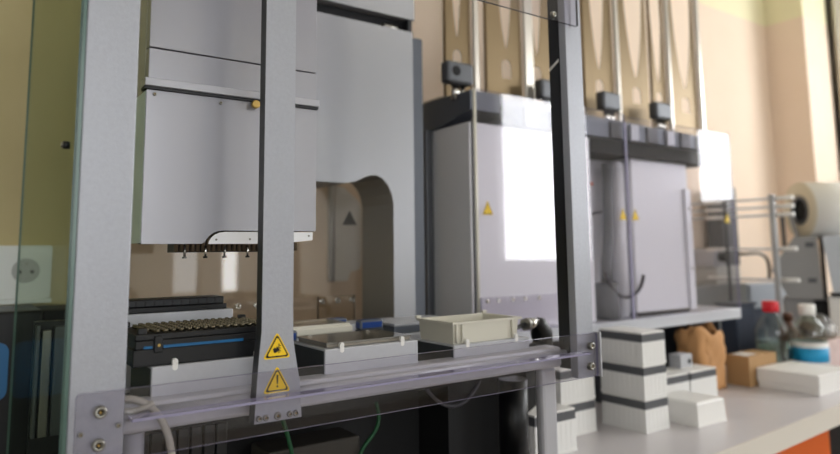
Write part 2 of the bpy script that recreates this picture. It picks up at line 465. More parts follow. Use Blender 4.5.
# back panel of smoked acrylic with a mounting strip
mb = MB(); mb.box(.205, .70, 1.10, 1.106, -.15, .60, M['smoke'], side=M['dark_edge']); bp_ = LH(mb, 'rear_panel', 'smoke')
mb = MB(); mb.box(.545, .62, 1.0945, 1.0995, -.150, -.080, M['smoke'], side=M['dark_edge']); build(mb, 'mounting_plate', M['smoke'], bp_)
for x in (.397, .429, .551, .583, .613): bolt(bp_, x, 1.0943 if x > .5 else 1.0995, -.088, .0050, 'screw', .004, 'chrome')
mb = MB(); mb.prism([(.600, .052), (.632, .052), (.616, .080)], 'y', 1.1075, 1.108, M['ink']); build(mb, 'sticker_back', M['ink'], bp_)
# pipetting head
mb = MB()
fr = [(.1565, .1740), (.1565, .0110), (.2185, .0110), (.2212, .0125), (.2232, .0155), (.2262, .0195), (.2305, .0228), (.2360, .0248), (.2420, .0256), (.3541, .0256), (.3541, .1740)]
mb.prism(fr, 'y', .72, .735, M['edge_grey'], M['head']); head = LH(mb, 'pipetting_head', 'head')
mb = MB(); mb.box(.1572, .3535, .735, .97, .0262, .60, M['head'], .002); build(mb, 'housing', M['head'], head)
mb = MB(); mb.box(.1560, .1568, .722, .97, .012, .173, M['head']); build(mb, 'side_cover', mat('side_cover_green', (220, 232, 232), .7, spec=.2), head)
mb = MB(); mb.box(.1575, .3541, .7205, .734, .1862, .2195, M['head'], .0008); build(mb, 'middle_cover', M['head'], head)
mb = MB(); mb.box(.1575, .3541, .7205, .734, .2209, .60, M['head'], .0008); build(mb, 'upper_cover', M['head'], head)
mb = MB(); mb.box(.1530, .3545, .7130, .734, .1768, .1853, M['silver_flat'], .0008); mb.box(.1535, .3545, .7160, .734, .1742, .1768, M['edge_grey']); build(mb, 'cross_strip', M['silver_flat'], head)
for x, z in ((.1645, .1695), (.2352, .1685)): bolt(head, x, .72, z, .0021, 'screw', .002)
for z in (.2020, .1705): bolt(head, .1535, .7125, z, .0013, 'screw', .001) if False else None
mb = MB(); mb.lathe([(.0030, 0), (.0030, .004), (.0048, .004), (.0048, .009), (.004, .0095)], M['brass'])
for v in mb.bm.verts: v.co = Vector((v.co.x+.2735, .7195-v.co.z, v.co.y+.1700))
build(mb, 'thumb_screw', M['brass'], head)
mb = MB()
mb.prism([(.2250, .0108), (.2258, .0138), (.2285, .0180), (.2325, .0212), (.2375, .0232), (.2430, .0240), (.3490, .0243), (.3490, .0150), (.3300, .0130), (.2800, .0108)], 'y', .7180, .7195, M['white'])
br = build(mb, 'clamp_bracket', M['white'], head)
for x, z in ((.2335, .0155), (.2715, .0160), (.3440, .0200)):
    bolt(br, x, .7180, z, .0011, 'screw', .0008)
mb = MB(); mb.box(.196, .335, .740, .772, .002, .0258, M['black']); build(mb, 'barrel_block', M['black'], head)
for k in range(25):
    x = .1960+.0058*k
    mb = MB(); mb.cyl((x, .7365, .0255), (x, .7365, .0028), .0024, M['barrel'], 12); build(mb, 'barrel', M['barrel'], head)
for k, x in enumerate((.2040, .2265, .2480, .2745)):
    mb = MB(); mb.cyl((x, .7325, .0090), (x, .7325, -.0030), .0013, M['chrome'] if k % 2 else M['black'], 8); mb.cyl((x, .7325, -.0025), (x, .7325, -.0045), .0024, M['black'], 10); build(mb, 'guide_pin', M['steel'], head)
# deck and base
mb = MB(); mb.box(.128, .700, .675, 1.095, -.168, -.152, M['charcoal']); LH(mb, 'deck', 'gap')
mb = MB(); mb.box(.13, .700, .86, 1.09, -.325, -.1685, M['black_matt'], .003); mb.box(.0835, .70, .672, 1.15, -.34, -.3255, M['black_matt']); mb.box(.60, .70, .785, .86, -.325, -.1685, M['black_matt']); LH(mb, 'base', 'black_matt')  # thin black plate over the bench paints the dark under the deck
mb = MB()
for k in range(7): mb.box(.150+.0125*k, .1606+.0125*k, .675, .688, -.200, -.1685, M['black'], .001)
LH(mb, 'cable_chain', 'black')
mb = MB(); mb.box(.6590, .6870, .652, .668, -.34, -.1590, M['silver_flat'], .005); LH(mb, 'foot_post', 'silver_flat')
mb = MB(); mb.cyl((.142, .660, -.34), (.142, .660, -.160), .0105, M['silver_flat'], 20); LH(mb, 'foot_post', 'silver_flat')
mb = MB(); mb.cyl((.700, .755, -.325), (.700, .755, -.192), .022, M['black'], 24); LH(mb, 'rubber_foot', 'black')
mb = MB(); mb.prism([(.752, -.165), (.795, -.165), (.793, -.205), (.786, -.228), (.772, -.246), (.752, -.255)], 'y', .78, .80, M['black']); LH(mb, 'side_bracket', 'black')
mb = MB(); mb.box(.7005, .756, .783, .797, -.168, -.1655, M['black']); LH(mb, 'bracket_arm', 'black')
# cable loop at the left pillar and cables under the deck
mb = MB(); mb.tube(bez((.1262, .640, -.1265), (.150, .628, -.122), (.170, .622, -.150), (.1705, .628, -.20), 20)+[Vector((.165, .64, -.26)), Vector((.155, .655, -.335))], .0032, M['cable'], 12); LH(mb, 'cable', 'cable')
mb = MB(); mb.tube(bez((.127, .636, -.135), (.135, .630, -.137), (.145, .628, -.135), (.152, .628, -.130), 10), .0028, M['cable'], 10); LH(mb, 'cable', 'cable')
mb = MB(); mb.tube(bez((.52, .74, -.170), (.55, .735, -.225), (.60, .735, -.225), (.63, .74, -.170), 16), .0025, M['cable'], 8); LH(mb, 'cable', 'cable_dark')
for a, b in (((.305, .70, -.18), (.345, .71, -.31)), ((.45, .74, -.19), (.43, .74, -.27))):
    mb = MB(); mb.tube(bez(a, (a[0]+.02, a[1], a[2]-.05), (b[0]-.02, b[1], b[2]+.04), b, 12), .0025, M['cable_green'], 8); LH(mb, 'cable', 'cable_green')
# nest pads on the deck
def pad(x0, x1, y0, y1, top, pegs=True):
    mb = MB(); mb.box(x0, x1, y0, y1, -.1518, top, M['plate'], .0012); p = LH(mb, 'plate_pad', 'plate')
    mb = MB(); mb.box(x0-.0006, x0-.0001, y0+.002, y1-.002, -.1515, top-.002, M['pad_side']); build(mb, 'side_skirt', M['pad_side'], p)
    if pegs:
        for fx, yy in ((.17, y0-.0004), (.82, y0-.0004), (.17, y1-.006), (.82, y1-.006)):
            x = x0+(x1-x0)*fx
            mb = MB(); mb.prism(rrect(x-.0026, x+.0026, top-.005, top+.006, .0024, 4), 'y', yy, yy+.004, M['white_plastic'])
            build(mb, 'corner_peg', M['white_plastic'], p)
    return p
R1, R2 = (.66, .745), (.80, .885)
pad(.157, .282, *R1, -.1045); pad(.3367, .4605, *R1, -.1052); pad(.515, .6445, *R1, -.1168)
pad(.157, .283, *R2, -.0665, False); pad(.3367, .4605, *R2, -.1080, False); pad(.515, .6445, *R2, -.1170, False)
pad(.157, .283, .925, 1.01, -.1080, False); pad(.345, .4605, .925, .975, -.1100, False); pad(.515, .625, .925, .975, -.1120, False)
for x, y, z in ((.200, .748, -.0945), (.268, .798, -.062),):
    pass

# ------------------------------------------------------------------ labware on the deck
t = thing('tip_rack', 'black tip rack with a blue stripe full of metallic tips on the front left pad', 'tip rack', (.207, .702, -.104))
mb = MB(); mb.box(.141, .281, .664, .745, -.1044, -.0885, M['black'], .001); mb.box(.143, .279, .665, .744, -.0885, -.0805, M['black'], .001)
build(mb, 'base', M['black'], t)
mb = MB(); mb.box(.168, .246, .6633, .6639, -.0882, -.0855, M['cyan']); mb.box(.150, .158, .6633, .6639, -.0880, -.0855, M['cyan']); build(mb, 'stripe', M['cyan'], t)
mb = MB(); mb.box(.1425, .2795, .6645, .7445, -.0804, -.0745, M['black'], .001); build(mb, 'lid', M['black'], t)
mb = MB(); mb.box(.1592, .1668, .6610, .6636, -.092, -.0765, M['black'], .001); c_ = build(mb, 'clip', M['black'], t)
mb = MB(); mb.cyl((.163, .6611, -.085), (.163, .6598, -.085), .0014, M['brass'], 10); build(mb, 'rivet', M['brass'], c_)
for x, y in ((.149, .668), (.272, .741), (.149, .741)):
    mb = MB(); mb.box(x-.004, x+.004, y-.003, y+.003, -.0745, -.0690, M['black'], .0008); build(mb, 'corner_stop', M['black'], t)
mb = MB(); mb.lathe([(.0024, 0), (.0024, .0032), (.0019, .0036), (.0014, .0034), (.0010, .001)], M['chrome'], n=10)
tip0 = build(mb, 'pipette_tip', M['chrome'], None, True)
tip0.data.materials[0] = mat('tip_metal', (112, 104, 86), .25, .8)
first = True
for j in range(8):
    for i in range(16):
        if (j in (0, 7)) and i in (0, 15): continue
        o = tip0 if first else tip0.copy()
        if not first: COL.objects.link(o)
        first = False
        o.location = (.1555+.0076*i, .6695+.0100*j, -.0745+ZC)
        tag(o, 'pale metallic tip end standing in the black tip rack', 'pipette tip', 'tips in the black rack')
t = thing('plate_carrier', 'black shallow tip carrier on the rear left pad behind the tip rack', 'tip rack', (.22, .842, -.0665))
mb = MB(); mb.box(.155, .276, .803, .882, -.0662, -.0600, M['black'], .001); build(mb, 'base', M['black'], t)
mb = MB(); mb.box(.158, .273, .805, .845, -.0599, -.0515, M['black'], .001); build(mb, 'tray', M['black'], t)
for k in range(11):
    mb = MB(); mb.box(.1625+.0100*k, .1705+.0100*k, .8040, .8048, -.0590, -.0530, M['edge_grey'], .0004); build(mb, 'window_cell', M['edge_grey'], t)
for x in (.183, .270):
    mb = MB(); mb.box(x, x+.010, .7935, .7995, -.089, -.083, M['black'], .001)
    build(mb, 'clamp', M['black'], lh)
# clear lidded plate on the middle pad
t = thing('microplate', 'flat clear-lidded plate on the middle front pad beside the post', 'microplate', (.40, .702, -.105))
mb = MB(); mb.box(.343, .4545, .668, .742, -.1050, -.1015, M['steel'], .001); build(mb, 'plate_body', mat('plate_bronze', (150, 143, 132), .35, .3), t)
mb = MB(); mb.box(.342, .4555, .667, .743, -.1014, -.0995, M['smoke'], side=M['steel']); build(mb, 'lid', M['smoke'], t)
# cream plate behind with blue clips
t = thing('microplate', 'cream plate on the middle pad in the second row, between blue clips', 'microplate', (.398, .842, -.108))
mb = MB(); mb.box(.345, .4525, .804, .882, -.1078, -.0990, M['cream'], .0015); build(mb, 'plate_body', M['cream'], t)
mb = MB(); mb.box(.348, .4495, .807, .879, -.0990, -.0955, M['smoke'], side=M['cream']); build(mb, 'lid', M['smoke'], t)
for x, y, z in ((.458, .898, -.1130), (.468, .81, -.1085), (.335, .76, -.1085)):
    mb = MB()
    mb.box(x, x+.038 if x > .4 else x+.016, y, y+.016, -.1518, z, M['charcoal'])
    mb.box(x, x+.038 if x > .4 else x+.016, y, y+.016, z, z+.014, M['blue'], .003)
    build(mb, 'blue_clip', M['blue'], lh)
t = thing('microplate', 'grey-lidded dark plate on the right pad in the second row, behind the cream tub', 'microplate', (.58, .842, -.117))
mb = MB(); mb.box(.520, .640, .804, .882, -.1168, -.1065, M['charcoal'], .0015); build(mb, 'plate_body', M['charcoal'], t)
mb = MB(); mb.box(.521, .639, .805, .881, -.1064, -.1025, M['plate'], .001); build(mb, 'lid', M['plate'], t)
# cream reservoir
t = thing('reservoir_tub', 'cream open rectangular tub on the front right pad', 'tub', (.577, .702, -.1168))
mb = MB()
def ring(x0, x1, y0, y1, z): return [Vector(p) for p in ((x0, y0, z), (x1, y0, z), (x1, y1, z), (x0, y1, z))]
mb.loop([ring(.5195, .6275, .667, .738, -.1166), ring(.5180, .6300, .6655, .7395, -.0925), ring(.5155, .6345, .6625, .7425, -.0922), ring(.5155, .6345, .6625, .7425, -.0893),
         ring(.5200, .6290, .667, .738, -.0893), ring(.5215, .6265, .669, .736, -.113)], M['cream'], smooth=False)
build(mb, 'tub_body', M['cream'], t)
for x in (.5225, .532, .618):
    mb = MB(); mb.cyl((x, .664, -.115), (x, .664, -.0925), .0018, M['cream'], 8); build(mb, 'corner_rib', M['cream'], t)
for x in (.517, .634):
    mb = MB(); mb.box(x-.004, x+.004, .738, .7425, -.0893, -.0855, M['cream'], .001); build(mb, 'stacking_lug', M['cream'], t)
# fitting at the right of the deck
t = thing('hose_fitting', 'black angled fitting with a silver nut at the deck right end beside the cream tub', 'fitting', (.70, .72, -.152))
mb = MB(); mb.tube([(.690, .735, -.1515), (.735, .735, -.150), (.746, .735, -.145), (.742, .733, -.125), (.735, .73, -.112), (.722, .725, -.108)], .012, M['black'], 16, radii=[.010, .012, .016, .017, .012, .008]); build(mb, 'elbow', M['black'], t)
mb = MB(); mb.cyl((.700, .718, -.108), (.722, .725, -.108), .0078, M['chrome'], 18); mb.cyl((.690, .715, -.108), (.700, .718, -.108), .0095, M['steel'], 6); build(mb, 'nut', M['chrome'], t)
mb = MB(); mb.tube([(.690, .715, -.108), (.665, .712, -.112), (.655, .712, -.130), (.655, .712, -.1515)], .0035, M['black'], 10); build(mb, 'tube', M['black'], t)

# box under the deck
t = thing('control_box', 'grey control box standing on the bench in the dark under the machine', 'box', (.368, .77, -.34))
mb = MB(); mb.box(.308, .430, .745, .80, -.325, -.228, M['seal'], .003); build(mb, 'body', mat('box_shaded_grey', (52, 48, 42), .7), t)  # shade under the machine is darkened into the body colour
mb = MB(); mb.box(.318, .36, .7440, .7448, -.30, -.25, M['charcoal']); build(mb, 'socket_panel', M['charcoal'], t)

# ================================================================== left of the machine
t = thing('wall_socket', 'white double wall socket on the ochre wall at the far left', 'socket', (.06, 1.357, -.076))
mb = MB(); mb.prism(rrect(-.010, .1440, -.0735, .0185, .004), 'y', 1.349, 1.3598, M['socket']); fr_ = build(mb, 'frame', M['socket'], t)
for x0 in (-.004, .0745):
    mb = MB(); mb.prism(rrect(x0, x0+.064, -.0600, .0080, .003), 'y', 1.347, 1.3492, M['socket']); s_ = build(mb, 'socket', M['socket'], t)
    if x0 > 0:
        c = (x0+.030, -.0255)
        mb = MB(); mb.prism(arc(c[0], c[1], .0215, 0, 345, 23), 'y', 1.3466, 1.347, M['seal']); build(mb, 'socket_well', mat('well_grey', (168, 172, 168), .5), s_)
        mb = MB()
        for dx in (-.0095, .0095): mb.prism(arc(c[0]+dx, c[1]-.002, .0035, 0, 330, 11), 'y', 1.3461, 1.3466, M['socket_hole'])
        build(mb, 'pin_hole', M['socket_hole'], s_)
        mb = MB(); mb.cyl((c[0], 1.3465, c[1]+.012), (c[0], 1.338, c[1]+.012), .0025, M['steel'], 10); build(mb, 'earth_pin', M['steel'], s_)
mb = MB(); mb.box(-.012, .1460, 1.346, 1.3598, -.0825, -.0740, M['socket'], .001); build(mb, 'lower_lip', M['socket'], t)
t = thing('computer_case', 'black box-shaped computer case with a blue side panel behind the left glass', 'computer', (.0, 1.25, -.34))
mb = MB(); mb.box(-.16, .118, 1.18, 1.335, -.34, -.083, M['black'], .004); build(mb, 'case', M['black'], t)
mb = MB(); mb.prism(rrect(-.12, .0755, -.212, -.128, .014), 'y', 1.1775, 1.1798, M['blue']); build(mb, 'front_badge', mat('badge_blue', (50, 110, 160), .4), t)
mb = MB(); mb.box(.1205, .200, 1.20, 1.335, -.34, -.086, M['black_matt'], .002); build(mb, 'side_cover', M['black_matt'], t)
t = thing('metal_bracket', 'grey ribbed metal bracket standing inside the left glass next to the black case', 'bracket', (.105, .93, -.3255))
for k, (x0, x1, zt_) in enumerate(((.0860, .0905, -.083), (.0930, .1030, -.090), (.1060, .1190, -.086))):
    mb = MB(); mb.box(x0, x1, .925, .938, -.215, zt_, M['silver_dark'], .001); build(mb, 'rib', M['steel'] if k == 1 else M['silver_dark'], t)
mb = MB(); mb.box(.085, .1215, .9385, .950, -.3252, -.080, M['black']); build(mb, 'plate', M['black'], t)

t = thing('reflection_board', 'narrow white board standing in for a window reflection seen through the arch', 'board', (.745, 1.35, -.07))
mb = MB(); mb.prism([(.712, -.065), (.745, -.065), (.752, -.045), (.775, -.040), (.782, -.030), (.782, .10)]+arc(.752, .10, .030, 0, 60, 6)+[(.735, .150), (.712, .155)], 'y', 1.348, 1.3595, M['white']); build(mb, 'board', M['white'], t)  # added white board and rod, in place of a bright window reflection
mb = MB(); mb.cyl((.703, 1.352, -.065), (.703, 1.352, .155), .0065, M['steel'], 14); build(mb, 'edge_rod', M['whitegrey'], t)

# ================================================================== riser shelf, plate stacker
t = thing('riser_shelf', 'low grey riser shelf carrying the white stacker on the bench', 'shelf', (1.3, 1.15, -.34))
mb = MB(); mb.box(.80, 1.69, .945, 1.32, -.182, -.156, M['whitegrey'], .002); build(mb, 'shelf_top', M['whitegrey'], t)
for x in (.81, 1.20, 1.545, 1.675):
    mb = MB(); mb.box(x, x+.012, 1.0, 1.294, -.34, -.1825, M['seal'] if x > 1.5 else M['charcoal'], .001); build(mb, 'divider', M['silver_dark'], t)
mb = MB(); mb.box(.823, 1.674, 1.295, 1.309, -.339, -.183, M['charcoal']); build(mb, 'back_board', M['charcoal'], t)

ps = thing('plate_stacker', 'white plate stacker with dark head and clear shield, right of the silver machine', 'lab machine', (1.2, 1.1, -.156))
PS = lambda mb, name, m: build(mb, name, M[m], ps)
mb = MB(); mb.box(.790, 1.135, .955, 1.115, -.155, .247, M['white'], .004); PS(mb, 'left_housing', 'white')
mb = MB(); mb.box(.772, .7895, 1.07, 1.128, -.155, .247, M['silver_dark'], .002); PS(mb, 'rear_upright', 'silver_dark')
mb = MB(); mb.box(1.136, 1.30, 1.04, 1.20, -.155, .215, M['whitegrey'], .002); PS(mb, 'centre_panel', 'white')
mb = MB(); mb.box(1.301, 1.530, .975, 1.20, -.148, .215, M['white'], .004); rp = PS(mb, 'right_housing', 'white')
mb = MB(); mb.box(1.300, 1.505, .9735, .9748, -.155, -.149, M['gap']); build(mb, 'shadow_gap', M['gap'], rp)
mb = MB(); mb.box(1.505, 1.530, .968, .9745, -.150, .15, M['white'], .002); build(mb, 'edge_post', M['white'], rp)
for z in (-.05, .10):
    bolt(rp, 1.517, .968, z, .003, 'screw', .002)
mb = MB(); mb.prism(rrect(1.145, 1.215, -.04, .12, .02), 'y', 1.0385, 1.0398, M['white']); PS(mb, 'access_cover', 'white')
mb = MB(); mb.cyl((1.280, 1.0, -.155), (1.280, 1.0, .195), .016, M['white'], 24); mb.ball((1.280, 1.0, .195), .016, M['white']); PS(mb, 'robot_column', 'white')
mb = MB(); mb.tube([(1.246, 1.0, .20), (1.243, 1.0, .10), (1.238, 1.0, .02), (1.222, .995, -.03), (1.214, .99, -.075)], .0125, M['hose'], 14); PS(mb, 'hose', 'hose')
mb = MB(); mb.cyl((1.208, .985, -.155), (1.208, .985, -.075), .026, M['hose'], 20); PS(mb, 'hose_base', 'hose')
mb = MB(); mb.tube(bez((1.185, .968, -.05), (1.20, .958, -.13), (1.29, .955, -.12), (1.312, .962, -.06), 16), .004, M['cable_dark'], 8); PS(mb, 'cable', 'cable_dark')
mb = MB(); mb.tube(bez((1.152, .99, .06), (1.17, .985, .09), (1.19, .985, .08), (1.20, .985, .085), 10)+[Vector((1.152, .99, .06))][:0], .003, M['cable_dark'], 8); PS(mb, 'cable', 'cable_dark')
mb = MB(); mb.cyl((1.178, 1.0, .15), (1.190, 1.0, .15), .004, M['orange'], 10); PS(mb, 'orange_fitting', 'orange')
# dark head plate with arched underside at its left side
mb = MB()
und = [(.945, .2665), (.965, .2640), (.985, .2605), (1.005, .2560), (1.03, .2510), (1.06, .2465), (1.09, .2435), (1.132, .2435)]
mb.prism([(.943, .305), (.943, .268)]+und+[(1.132, .3065)], 'x', .785, .870, M['charcoal']); PS(mb, 'head_plate', 'charcoal')
mb = MB(); mb.box(.8705, 1.665, .945, 1.132, .248, .285, M['charcoal'], .002); PS(mb, 'head_rail', 'charcoal')
mb = MB(); mb.prism([(.8705, .30), (1.665, .285), (1.665, .2856), (.8705, .2856)], 'y', .95, 1.13, M['silver_dark']); PS(mb, 'head_cap', 'silver_dark')
for k, x in enumerate((.86, .925, 1.0, 1.055, 1.19, 1.26, 1.325, 1.40, 1.46, 1.535, 1.60)):
    mb = MB(); mb.box(x, x+(.030 if k % 2 else .042), .938 if k % 2 else .941, .9448, .2485, .287, M['whitegrey'] if k % 2 else M['black'], .002); PS(mb, 'gripper_cover', 'whitegrey' if k % 2 else 'black')
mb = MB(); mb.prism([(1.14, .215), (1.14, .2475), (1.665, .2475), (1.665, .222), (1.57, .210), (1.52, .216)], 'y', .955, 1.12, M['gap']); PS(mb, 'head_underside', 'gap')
# clear shield, two sheets with stickers
mb = MB(); mb.box(.7825, 1.2245, .928, .932, -.153, .3040, M['acrylic'], side=M['sheet_edge']); s1 = PS(mb, 'shield_panel', 'acrylic')
mb = MB(); mb.cyl((.7835, .9295, -.153), (.7835, .9295, .304), .0034, M['bright_edge'], 12); build(mb, 'bright_edge', M['bright_edge'], s1)
mb = MB(); mb.cyl((.7785, .9325, -.153), (.7785, .9325, .2475), .0020, M['edge_grey'], 8); build(mb, 'seal_strip', M['cable_dark'], s1)
mb = MB(); mb.box(1.2255, 1.6575, .928, .932, -.153, .2985, M['acrylic'], side=M['sheet_edge']); s2 = PS(mb, 'shield_panel', 'acrylic')
mb = MB(); mb.box(1.2200, 1.2262, .9262, .9278, -.153, .285, M['sheet_edge']); build(mb, 'joint_strip', M['sheet_edge'], s1)
sticker(s1, .8090, .9276, .0665, .0270, .0270, 'bolt'); sticker(s1, 1.2025, .9276, .0640, .0270, .0270, 'bolt')
sticker(s2, 1.2460, .9276, .0640, .0270, .0270, 'bolt'); sticker(s2, 1.6225, .9276, .0640, .0270, .0270, 'bolt')
for x in (.803, .830, .866, .898, .935): bolt(s1, x, .9278, -.092, .0042, 'screw', .003, 'chrome')
mb = MB(); mb.box(.785, .99, .9235, .9277, -.150, -.085, M['acrylic'], side=M['sheet_edge']); build(mb, 'mounting_plate', M['acrylic'], s1)
# gripper blocks by the racks
def gripper(x, y, z, hole=False):
    mb = MB(); mb.box(x-.030, x+.034, y-.018, y+.008, z, z+.044, M['silver_dark'], .006); g_ = PS(mb, 'rack_clamp', 'silver_dark')
    if hole:
        mb = MB(); mb.cyl((x-.010, y-.0187, z+.024), (x-.010, y-.0177, z+.024), .010, M['gap'], 18); build(mb, 'clamp_hole', M['gap'], g_)
    mb = MB(); mb.cyl((x, y, z-.028), (x, y, z), .008, M['chrome'], 14); mb.cyl((x+.018, y, z-.028), (x+.018, y, z), .006, M['chrome'], 14)
    mb.cyl((x, y, .3075 if x < .87 else .287), (x, y, z-.028), .006, M['chrome'], 12); build(mb, 'clamp_pin', M['chrome'], g_)
gripper(.782, .985, .322, True)
for x in (1.035, 1.235, 1.435): gripper(x, .985, .322)

# stacker racks: folded bright sheet, long slots with a small arched opening below
def slot_w(z, hw):
    """half width of the opening: a long slot narrowing to a rounded tip, and a small arch below it"""
    if .434 < z < .90:
        return hw*min(1, math.sin(min(1, (z-.434)/.30)*math.pi/2)**.62)*(1 if z < .86 else max(0, (.90-z)/.04)**.5)
    aw = .008+.22*hw
    if .368 <= z < .410:
        return aw if z < .395 else aw*math.sqrt(max(0, 1-((z-.395)/.015)**2))
    return 0
ZR = [.308, .3679, .368, .375, .385, .395, .399, .403, .406, .4085, .4099, .4101, .434, .4345, .436, .438, .441, .446, .453, .46, .47, .485, .50, .52, .54, .57, .60, .64, .68, .72, .76, .80, .84, .86, .87, .88, .89, .896, .899, .91, .96]
def sheet(x0, x1, xs, y, hw, th=.0015):
    """sheet in the x-z plane with the slot centred on xs, with real thickness"""
    mb = MB(); i = mb.mi(M['rack'])
    for side in (0, 1):
        rows = []
        for z in ZR:
            w = slot_w(z, hw)
            a, b = (x0, xs-w) if side == 0 else (xs+w, x1)
            rows.append([(a, z), (b, z)])
        V = [[mb.bm.verts.new((p[0], y, p[1])) for p in r] for r in rows]
        W_ = [[mb.bm.verts.new((p[0], y+th, p[1])) for p in r] for r in rows]
        for k in range(len(V)-1):
            for q in ((V[k][0], V[k][1], V[k+1][1], V[k+1][0]), (W_[k][1], W_[k][0], W_[k+1][0], W_[k+1][1]),
                      (V[k][0], V[k+1][0], W_[k+1][0], W_[k][0]), (V[k][1], W_[k][1], W_[k+1][1], V[k+1][1])):
                f = mb.bm.faces.new(q); f.material_index = i
    bmesh.ops.remove_doubles(mb.bm, verts=mb.bm.verts, dist=1e-5)
    return mb
def rack(walls, posts, label):
    """walls: (x0, x1, slot centre, half width); posts: (x0, x1) rounded bright corner posts"""
    a = min(w[0] for w in walls); b = max(w[1] for w in walls)
    t = thing('stacker_rack', label, 'plate rack', ((a+b)/2, 1.07, .3106), 'stacker racks')
    for (x0, x1, xs, hw) in walls:
        build(sheet(x0, x1, xs, 1.02, hw), 'slotted_wall', M['rack'], t)
        for x in (x0, x1):
            mb = MB(); mb.box(x-.0008, x+.0008, 1.0216, 1.028, .3106, .96, M['rack']); build(mb, 'corner_flange', M['rack'], t)
    for (x0, x1) in posts:
        mb = MB(); mb.box(x0, x1, 1.010, 1.0195, .3106, .96, M['chrome'], .003); build(mb, 'corner_post', M['rack_bright'], t)
    mb = MB(); mb.box(a, b, 1.0205, 1.10, .3065, .3105, M['steel']); build(mb, 'foot_plate', M['steel'], t)
    return t
M['rack_bright'] = mat('rack_bright', (206, 200, 190), .3, .7)
rack([(.788, .853, .8175, .018), (.897, .998, .953, .026)], [(.855, .868)], 'bright steel stacker rack with a grey holed clamp at its foot, leftmost of the four')
rack([(1.029, 1.092, 1.047, .022), (1.10, 1.19, 1.145, .030)], [(1.000, 1.027)], 'bright steel stacker rack standing directly behind the right silver pillar')
rack([(1.206, 1.312, 1.258, .030), (1.330, 1.452, 1.401, .040)], [(1.314, 1.328)], 'bright steel stacker rack just right of the right silver pillar')
rack([(1.470, 1.528, 1.496, .026), (1.545, 1.672, 1.615, .046)], [(1.530, 1.544), (1.6735, 1.690)], 'bright steel stacker rack at the right end, next to open wall')

# ================================================================== bench-top things
def tip_box(x0, x1, y0, y1, z0, h, label, group=None, band=True, name='tip_box', lid=True):
    t = thing(name, label, 'tip box', ((x0+x1)/2, (y0+y1)/2, z0), group)
    w = x1-x0; d = y1-y0; tp = .0012
    mb = MB()
    R_ = lambda e, z: [Vector(p) for p in ((x0+e, y0+e, z), (x1-e, y0+e, z), (x1-e, y1-e, z), (x0+e, y1-e, z))]
    hb = h-.018 if band else h
    mb.loop([R_(0, z0+.0003), R_(0, z0+.004), R_(.0008, z0+.0042), R_(tp, z0+hb)], M['ribbed'], smooth=False)
    nr = max(4, int(w/.011))
    for k in range(1, nr):
        x = x0+w*k/nr; mb.box(x-.001, x+.001, y0+.0006, y0+.004, z0+.004, z0+hb-.004, M['ribbed'])
    nr = max(4, int(d/.011))
    for k in range(1, nr):
        y = y0+d*k/nr; mb.box(x0+.0006, x0+.004, y-.001, y+.001, z0+.004, z0+hb-.002, M['ribbed'])
    build(mb, 'body', M['ribbed'], t)
    if band:
        mb = MB(); mb.box(x0+.0008, x1-.0008, y0+.0008, y1-.0008, z0+hb, z0+h-.0035, M['band'], .0006); build(mb, 'dark_tray', M['band'], t)
        if lid:
            mb = MB(); mb.box(x0+.0014, x1-.0014, y0+.0014, y1-.0014, z0+h-.0034, z0+h, M['white_plastic'], .0006); build(mb, 'rack_top', M['white_plastic'], t)
    return t
B = -.34; H = .0608
GA, GB = 'tip boxes in the tall stack', 'tip boxes stacked behind the right pillar'
for k, w in enumerate(('bottom one', 'middle one', 'topmost one')):
    tip_box(1.063, 1.135, .790, .893, B+k*(H+.0004), H, 'white dark-banded tip box, %s of the tall three-box stack' % w, GA)
for k, w in enumerate(('lower box', 'upper box')):
    tip_box(.915, 1.009, .860, .930, B+k*(H+.0004), H, 'white tip box with dark band, %s of the pair behind the right pillar' % w, GB)
tip_box(.79, .889, .802, .858, B, H+.010, 'single white tip box with dark band beside the silver machine foot', None)
tip_box(1.222, 1.323, .866, .935, B, .072, 'left of two low white tip boxes in front of the paper bag', 'pair of tip boxes before the bag')
tip_box(1.328, 1.430, .866, .935, B, .072, 'right of two low white tip boxes, touching the paper bag', 'pair of tip boxes before the bag')
t = thing('tip_box_cover', 'plain white translucent box without band, right of the tall stack foot', 'box', (1.222, .80, B))
mb = MB()
R_ = lambda e, z: [Vector(p) for p in ((1.176+e, .756+e, z), (1.271-e, .756+e, z), (1.271-e, .85-e, z), (1.176+e, .85-e, z))]
mb.loop([R_(-.001, B+.0003), R_(-.001, B+.003), R_(.0, B+.0032), R_(.002, B+.042), R_(.004, B+.0445)], M['ribbed'], smooth=False); build(mb, 'cover', M['white_plastic'], t)
mb = MB(); mb.box(1.183, 1.264, .763, .843, B+.0446, B+.0456, M['white_plastic'], .0004); build(mb, 'top_panel', M['white_plastic'], t)
# small metal box
t = thing('metal_box', 'small grey metal box with a round hole on the low tip boxes before the shelf', 'box', (1.395, .915, B+.072))
mb = MB(); mb.box(1.345, 1.39, .900, .93, B+.0722, B+.1020, M['plate'], .0015); build(mb, 'body', M['plate'], t)
mb = MB(); mb.cyl((1.377, .8998, B+.086), (1.377, .8985, B+.086), .0055, M['gap'], 18); build(mb, 'hole', M['gap'], t)
